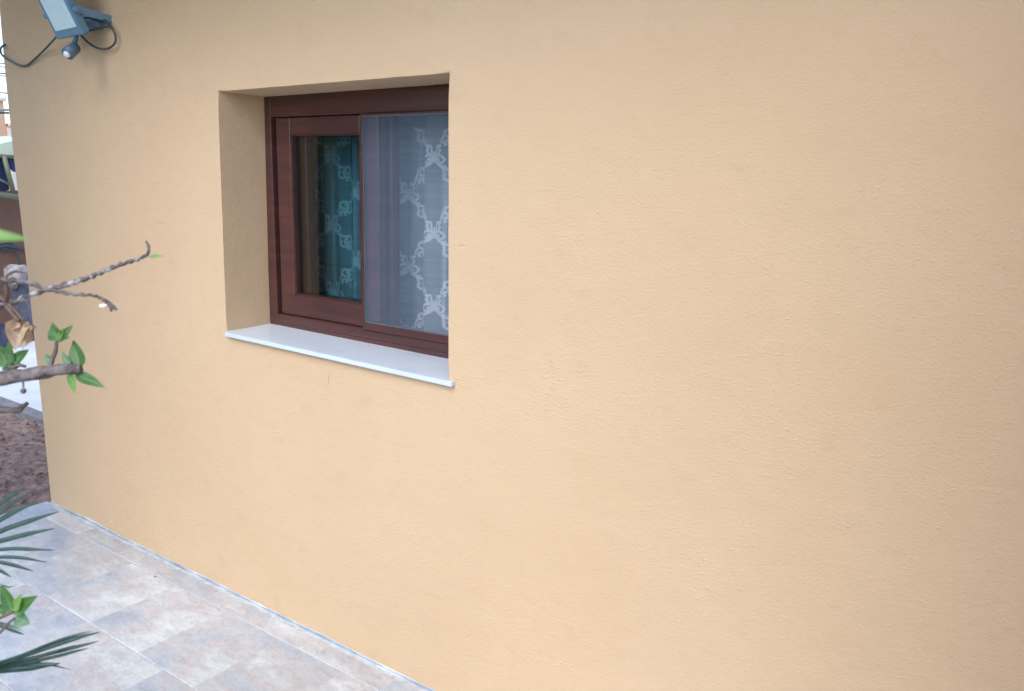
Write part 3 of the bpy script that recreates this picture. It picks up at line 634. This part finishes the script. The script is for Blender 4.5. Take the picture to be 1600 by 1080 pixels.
# lower left spray of leaves
b = BM(); tube(b, [(T[2][0], T[2][1], .6, .006)] + pxt([(-80, 985, 3), (-10, 968, 3), (8, 962, 2.6), (21, 956, 2.4)], .9), 7, .2); tube(b, pxt([(-30, 1010, 3), (0, 988, 2.6), (12, 975, 2.2), (23, 966, 2)], .9), 7)
_obj('branch', b, TWIG, shrub)
lf(19, 958, 0, 912, 20, .9, LEAF, nr=(.4, 0, .1)); lf(18, 957, 57, 931, 25, .9, LEAF, nr=(.1, 0, .5), shape=.85); lf(20, 955, 33, 928, 18, .9, LEAFL, nr=(-.3, 0, .3), name='leaf')
lf(23, 965, 46, 975, 27, .9, LEAFB, nr=(0, 0, .1), shape=.8, cup=.15); lf(12, 956, -12, 946, 16, .9, LEAF)
# leaves of the shrub that stay outside the picture
random.seed(11)
b = BM(True)
for _ in range(260):
    an = random.uniform(0, 6.28); rr = random.uniform(.05, .42); h = random.uniform(.9, 2.0)
    c = Vector((SH.x-.25+rr*math.cos(an), SH.y-.18+rr*math.sin(an), h)); d = Vector((random.uniform(-1, 1), random.uniform(-1, 1), random.uniform(-.6, .6))).normalized()
    v = c-CAM; dep = v.dot(FWD)
    px = 800+FPX*v.dot(RT)/dep if dep > .05 else -999
    if dep > .05 and px > -90: continue
    if (c-CAM).length < .35: continue
    leaf(b, c, c+d*random.uniform(.03, .06), random.uniform(.02, .035), (0, 0, 1), n=5, m=2)
_obj('foliage', b, LEAF, shrub, recalc=False)

# ------------------------------------------------------------------ fan palm, lower left
PO = dp(-75, 868, 1.15)
palm = tag(empty('fan_palm', (PO.x-.12, PO.y-.05, 0)), 'fan palm with narrow dark green leaf fingers above the patio', 'palm')
b = BM(); tube(b, [(PO.x-.12, PO.y-.05, -.04, .05), (PO.x-.12, PO.y-.05, .3, .045), (PO.x-.13, PO.y-.05, .62, .04)], 12, .3)
_obj('trunk', b, BARK, palm)
def blade(b, pts, wd, dep, nr):
    P = catmull([(p[0], p[1], (p[2] if len(p) > 2 else dep)) for p in pts], 5); N = len(P)-1; rows = []
    W = [Vector(dp(*p)) for p in P]
    for i, c in enumerate(W):
        t = (W[min(i+1, N)]-W[max(i-1, 0)]).normalized(); n_ = (Vector(nr)-t*Vector(nr).dot(t)).normalized(); s = t.cross(n_)
        u = i/N; h = wd*.5*dep/FPX*min(1, (1-u)*3.2+.10)*(.75+.25*min(1, u*3))
        rows.append([b.bm.verts.new(c+s*h+n_*h*.5), b.bm.verts.new(c), b.bm.verts.new(c-s*h+n_*h*.5)])
    for i in range(N):
        for k in range(2): b.bm.faces.new([rows[i][k], rows[i][k+1], rows[i+1][k+1], rows[i+1][k]])
def frond(orig, dep, tips, nr, stem):
    b = BM(True); 
    for tp in tips: blade(b, [(orig[0], orig[1], dep)] + [(*p[:2], p[2] if len(p) > 2 else dep) for p in tp[0]], tp[1], dep, TC*.6+Vector(nr))
    tube(b, stem, 7)
    _obj('frond', b, PALM, palm, recalc=False)
TOPP = (PO.x-.13, PO.y-.05, .62, .008)
frond((-75, 868), 1.15, [
    ([(-20, 806), (10, 782), (37, 763)], 9), ([(-20, 818), (15, 792), (48, 769)], 9), ([(-20, 828), (15, 806), (60, 783)], 10),
    ([(-20, 842), (10, 828), (50, 814), (92, 800)], 10), ([(-20, 852), (15, 843), (50, 834), (86, 826)], 9), ([(-20, 862), (20, 858), (50, 859), (86, 860)], 6.5),
    ([(-20, 872), (10, 871), (40, 873), (73, 879)], 6), ([(-20, 876), (10, 881), (30, 886), (53, 893)], 6), ([(-20, 884), (0, 892), (18, 902)], 5), ([(-40, 830), (-25, 790), (-10, 745)], 9), ([(-45, 900), (-30, 930), (-20, 950)], 7)],
    (0, 0, .6), [(*dp(-75, 868, 1.15), .004), (PO.x-.08, PO.y-.03, PO.z-.10, .005), TOPP])
frond((-90, 1035), 1.05, [
    ([(-20, 1041), (30, 1028), (90, 1008), (130, 995), (157, 988)], 9), ([(-20, 1038), (30, 1025), (80, 1005), (120, 992), (146, 986)], 4), ([(-20, 1044), (40, 1032), (90, 1019), (130, 1009), (154, 1002)], 7),
    ([(-20, 1046), (40, 1037), (90, 1026), (120, 1018), (139, 1013)], 6), ([(-20, 1047), (20, 1046), (60, 1042), (94, 1037)], 14), ([(40, 1040), (80, 1040), (112, 1047)], 3), ([(-20, 1036), (10, 1036), (50, 1030), (95, 1016), (118, 1008)], 6), ([(-30, 1060), (-10, 1075), (0, 1100)], 8)],
    (0, 0, .8), [(*dp(-90, 1035, 1.05), .005), (PO.x-.10, PO.y-.05, .70, .006), TOPP])
frond((-60, 962), 1.1, [([(-20, 973), (5, 979), (22, 986), (38, 992)], 6), ([(-20, 970), (5, 974), (20, 979), (36, 986)], 2.5), ([(-25, 955), (0, 918), (15, 918), (28, 914)], 2.5), ([(-30, 985), (-14, 1000), (-5, 1012)], 6)], (0, 0, .8), [(*dp(-60, 962, 1.1), .004), (PO.x-.10, PO.y-.04, .72, .005), TOPP])

# ------------------------------------------------------------------ beyond the corner
SHADEDW = mat('shaded_orange_render', (.165, .085, .060), .9, (.21, .115, .08), 2.5, 6, .4, 60, .004)  # orange render browned, the wall's shade is in the colour
X8 = -8.4
def bx(px, py, X=X8): return at(px, py, 0, X)
b = BM(); zt = bx(20, 298).z; box(b, X8-.18, X8, -1.5, 5.0, -.05, zt, .01)
gw = _obj('garden_wall', b, SHADEDW); tag(gw, 'low orange boundary wall with shade in its red brown colour, behind the pale path', 'garden wall')
# canopied rack standing in front of the wall: pale green cover, olive frame, navy cloth
CANV = mat('pale_green_canvas', (.52, .64, .47), .8, (.66, .70, .52), 3, 6, .4, 25, .01, trans=.2)
OLIVE = mat('olive_metal', (.13, .15, .085), .5, (.17, .18, .11), 12)
NAVY = mat('navy_cloth', (.012, .022, .075), .85, (.02, .035, .10), 8, bump=.6, bscale=20, bdist=.02)
XC = -8.1
sw = tag(empty('canopy_stand', (XC, 1.2, 0)), 'garden stand with pale green canopy and olive frame behind the house', 'canopy stand')
def band(b, pts, th=.02, X=XC, dx=.5):      # quad sheet through pixel points, with depth backwards
    T_ = [bx(*p, X) for p in pts]; n = len(T_)//2
    vs = [b.bm.verts.new(t) for t in T_]; vb = [b.bm.verts.new((t.x-dx, t.y, t.z+.04)) for t in T_]
    b.bm.faces.new(vs); b.bm.faces.new(list(reversed(vb)))
    for i in range(len(vs)): b.bm.faces.new([vs[i], vb[i], vb[(i+1) % len(vs)], vs[(i+1) % len(vs)]])
b = BM(); band(b, [(-60, 232), (-20, 228), (0, 225), (8, 223), (20, 220), (34, 219), (34, 247), (20, 244), (10, 241), (0, 240), (-20, 240), (-60, 243)], dx=.25); _obj('canopy', b, CANV, sw)
b = BM()
def bar(b, p, q, r=.02, X=XC): A, B_ = bx(*p, X), bx(*q, X); tube(b, [(*A, r), (*B_, r)], 8, n=0)
bar(b, (-60, 240), (34, 246), .016); bar(b, (6, 244), (21, 300), .022); bar(b, (-40, 300), (34, 309), .028); bar(b, (-10, 276), (18, 290), .010); bar(b, (-40, 240), (-44, 560), .025)
_obj('frame', b, OLIVE, sw)
b = BM(); band(b, [(-40, 243), (5, 246), (15, 296), (8, 299), (-38, 296)], X=XC-.05, dx=.12); _obj('cushion', b, NAVY, sw)
b = BM(); band(b, [(13, 250), (26, 252), (28, 270), (20, 268)], X=XC-.06, dx=.1); _obj('cushion', b, mat('violet_cloth', (.04, .05, .16), .85), sw)
# hose looped on the wall
b = BM(); Xh = X8+.02
def hs(pts, r, X=X8+.03): return [(*bx(px, py, X), r) for px, py in pts]
tube(b, hs([(-30, 386), (0, 386), (12, 384), (25, 387), (40, 390), (60, 391)], .014), 8); tube(b, hs([(0, 390), (10, 392), (20, 391), (27, 398), (31, 410), (28, 424)], .007), 8); tube(b, hs([(2, 381), (12, 378), (20, 383), (10, 389), (0, 387)], .010), 8)
tag(_obj('garden_hose', b, CABLE), 'black hose looped along the low boundary wall', 'hose')
# blue-grey bag and light bundle against the wall
BAG = mat('slate_blue_sack', (.05, .06, .10), .8, (.08, .09, .13), 6, bump=.7, bscale=14, bdist=.03)
BUN = mat('grey_rag', (.20, .18, .18), .9, (.36, .33, .33), 14, 6, .9, 30, .02)
def lump(name, mt, px0, py0, px1, py1, X, lab, cat, dz=.35, seed=1):
    b = BM(); a = bx(px0, py0, X); c = bx(px1, py1, X); ctr = (a+c)/2; h = abs(a.z-c.z)/2; wd = abs(a.y-c.y)/2
    t = bmesh.new(); bmesh.ops.create_icosphere(t, subdivisions=4, radius=1)
    for v in t.verts:
        n_ = v.co.normalized(); e = [math.copysign(abs(k)**.7, k) for k in n_]; k = 1+.28*mnoise.noise(n_*1.7+Vector((seed, 0, 0)))+.16*mnoise.noise(n_*4.5+Vector((seed, 3, 0)))
        v.co = ctr + Vector((e[0]*dz*k, e[1]*wd*k, e[2]*h*k))
    for f in t.faces: f.smooth = True
    merge(b, t); return tag(_obj(name, b, mt), lab, cat)
lump('sack', BAG, 22, 432, 66, 536, -7.9, 'dark slate blue sack standing upright against the wall', 'sack', .16, 2)
lump('sack', mat('navy_sack', (.02, .03, .06), .8, (.035, .045, .08), 5), -50, 512, 20, 560, -7.8, 'low navy sack lying on the pale path', 'sack', .2, 5)
lump('cloth_bundle', BUN, 8, 416, 46, 446, -7.9, 'crumpled pale grey cloth lying on top of the upright sack', 'cloth', .12, 8)
b = BM(); tube(b, [(*bx(px, py, -7.3), .010) for px, py in [(62, 554), (54, 558), (48, 562), (42, 569), (36, 576)]], 8); tube(b, [(*bx(px, py, -7.3), .009) for px, py in [(64, 566), (54, 568), (44, 571), (34, 577)]], 8)
tag(_obj('cord', b, CABLE), 'forked black cord lying on the pale path', 'cord')
# peach building further off with stepped roofline
PEACH = mat('peach_render', (.62, .36, .24), .9, (.66, .40, .27), 2, bump=.2)
TRIM = mat('pale_coping', (.70, .62, .56), .8, (.64, .56, .5), 6)
XB = -17
nb = tag(empty('neighbour_house', (XB-2, 6, 0)), 'peach rendered neighbouring house with a stepped roofline', 'house')
b = BM(); y5 = bx(5.5, 160, XB).y; y17 = bx(16, 200, XB).y; z1 = bx(3, 158, XB).z; z2 = bx(20, 198, XB).z
box(b, XB-5, XB, -6, y5, -.05, z1); box(b, XB-5, XB, y5+.003, 14, -.05, z2); _obj('wall', b, PEACH, nb)
b = BM(); box(b, XB-5.05, XB+.05, -6.05, y5+.04, z1+.001, z1+.07, .01); box(b, XB-5.05, XB+.05, y5+.045, 14, z2+.001, z2+.06, .01); _obj('coping', b, TRIM, nb)
b = BM(); yw = bx(15, 215, XB).y; box(b, XB-.02, XB+.04, yw-.03, yw+.03, .5, z2-.03); _obj('downpipe', b, TRIM, nb)
# overhead cables between poles out of sight
names = ['topmost', 'second from the top of the', 'third from the top of the', 'fourth from the top of the', 'fifth, lone', 'lowest, thicker']
labs = ['topmost of the thin black wires crossing the white sky', 'second wire down of the upper pair in the white sky', 'third wire down, just above its close neighbour', 'fourth wire down, just under its close neighbour', 'lone wire well below the upper two pairs', 'upper of the two thick grey wires just above the rooftop', 'lower of the two thick grey wires just above the rooftop']
for (ya, yb, r), lb in zip([(99, 100, .010), (104, 106, .010), (114, 116, .012), (118, 120, .010), (145, 146, .012), (171, 172, .022), (176, 177, .018)], labs):
    b = BM(); A = bx(-260, ya-14, -14); B_ = bx(8, (ya+yb)/2, -14); C_ = bx(260, yb+10, -14)
    tube(b, [(*A, r), (*B_, r), (*C_, r)], 6); tag(_obj('overhead_wire', b, CABLE if r < .02 else CABLEW), lb, 'wire', 'overhead wires above the neighbouring roof')

# ------------------------------------------------------------------ garden outside the frame (seen only in the glass, partly added to block sky light): boundary hedge, tree
HEDGE = mat('hedge_leaf', (.03, .075, .025), .6, (.06, .13, .04), 8, trans=.2)
random.seed(21)
hd = tag(empty('hedge', (-3.5, -5.6, 0)), 'green hedge across the garden reflected in the window glass, its side row added to block sky', 'hedge')
b = BM(True)
for _ in range(9000):
    x = random.uniform(-9, 2); y = -5.6+random.uniform(-.5, .5); z = random.uniform(0, 1.9+.3*mnoise.noise(Vector((x, 0, 0))))
    c = Vector((x, y, z)); d = Vector((random.uniform(-1, 1), random.uniform(-1, 1), random.uniform(-1, 1))).normalized(); s = d.orthogonal().normalized()*random.uniform(.025, .05)
    e = d*random.uniform(.05, .1); b.bm.faces.new([b.bm.verts.new(p) for p in (c-s, c+e*.6-s*.2, c+e, c+s)])
for _ in range(12000):  # side row added to block bright sky gaps in the glass
    y = random.uniform(-5.2, -1.9); x = -6.9+random.uniform(-.4, .4); z = random.uniform(0, 2.5+.3*mnoise.noise(Vector((y, 5, 0))))
    c = Vector((x, y, z)); d = Vector((random.uniform(-1, 1), random.uniform(-1, 1), random.uniform(-1, 1))).normalized(); s = d.orthogonal().normalized()*random.uniform(.03, .055)
    e = d*random.uniform(.06, .11); b.bm.faces.new([b.bm.verts.new(p) for p in (c-s, c+e*.6-s*.2, c+e, c+s)])
_obj('foliage', b, HEDGE, hd, recalc=False)
for k in range(12):
    b = BM(); tube(b, [(-8.5+k*.9, -5.6, -.05, .03), (-8.5+k*.9+.1, -5.55, .7, .02), (-8.5+k*.9, -5.6, 1.4, .01)], 7, .2)
    _obj('stem', b, TWIG, hd)
tx, ty = -4.0, -2.2  # tree put close in to keep sky light off the wall's left part
tr = tag(empty('shading_tree', (tx, ty, 0)), 'unseen leafy tree added left of the camera to shade the wall, reflected in the window glass', 'tree')
b = BM(); tube(b, [(tx, ty, -.05, .10), (tx+.05, ty, .9, .08), (tx, ty+.05, 1.7, .06), (tx+.05, ty, 2.6, .03)], 10, .25)
for k in range(9):
    a = k*2.4; tube(b, [(tx, ty, 1.2+k*.12, .03), (tx+.35*math.cos(a), ty+.35*math.sin(a), 1.6+k*.13, .018), (tx+.8*math.cos(a), ty+.8*math.sin(a), 1.9+k*.14, .006)], 7, .2)
_obj('trunk', b, BARK, tr)
b = BM(True)
cl_ = [(Vector((tx+random.uniform(-.9, .8), ty+random.uniform(-.9, .8), random.uniform(1.1, 3.3))), random.uniform(.3, .55)) for _ in range(34)]
for _ in range(14000):
    cc, R0 = random.choice(cl_); v = Vector((random.gauss(0, 1), random.gauss(0, 1), random.gauss(0, 1))).normalized()*R0*random.random()**.4
    c = cc+v; d = Vector((random.uniform(-1, 1), random.uniform(-1, 1), random.uniform(-1, .4))).normalized(); s = d.orthogonal().normalized()*random.uniform(.02, .04); e = d*random.uniform(.05, .10)
    b.bm.faces.new([b.bm.verts.new(p) for p in (c-s*.3, c+e*.5-s, c+e, c+e*.5+s)])
_obj('crown', b, HEDGE, tr, recalc=False)
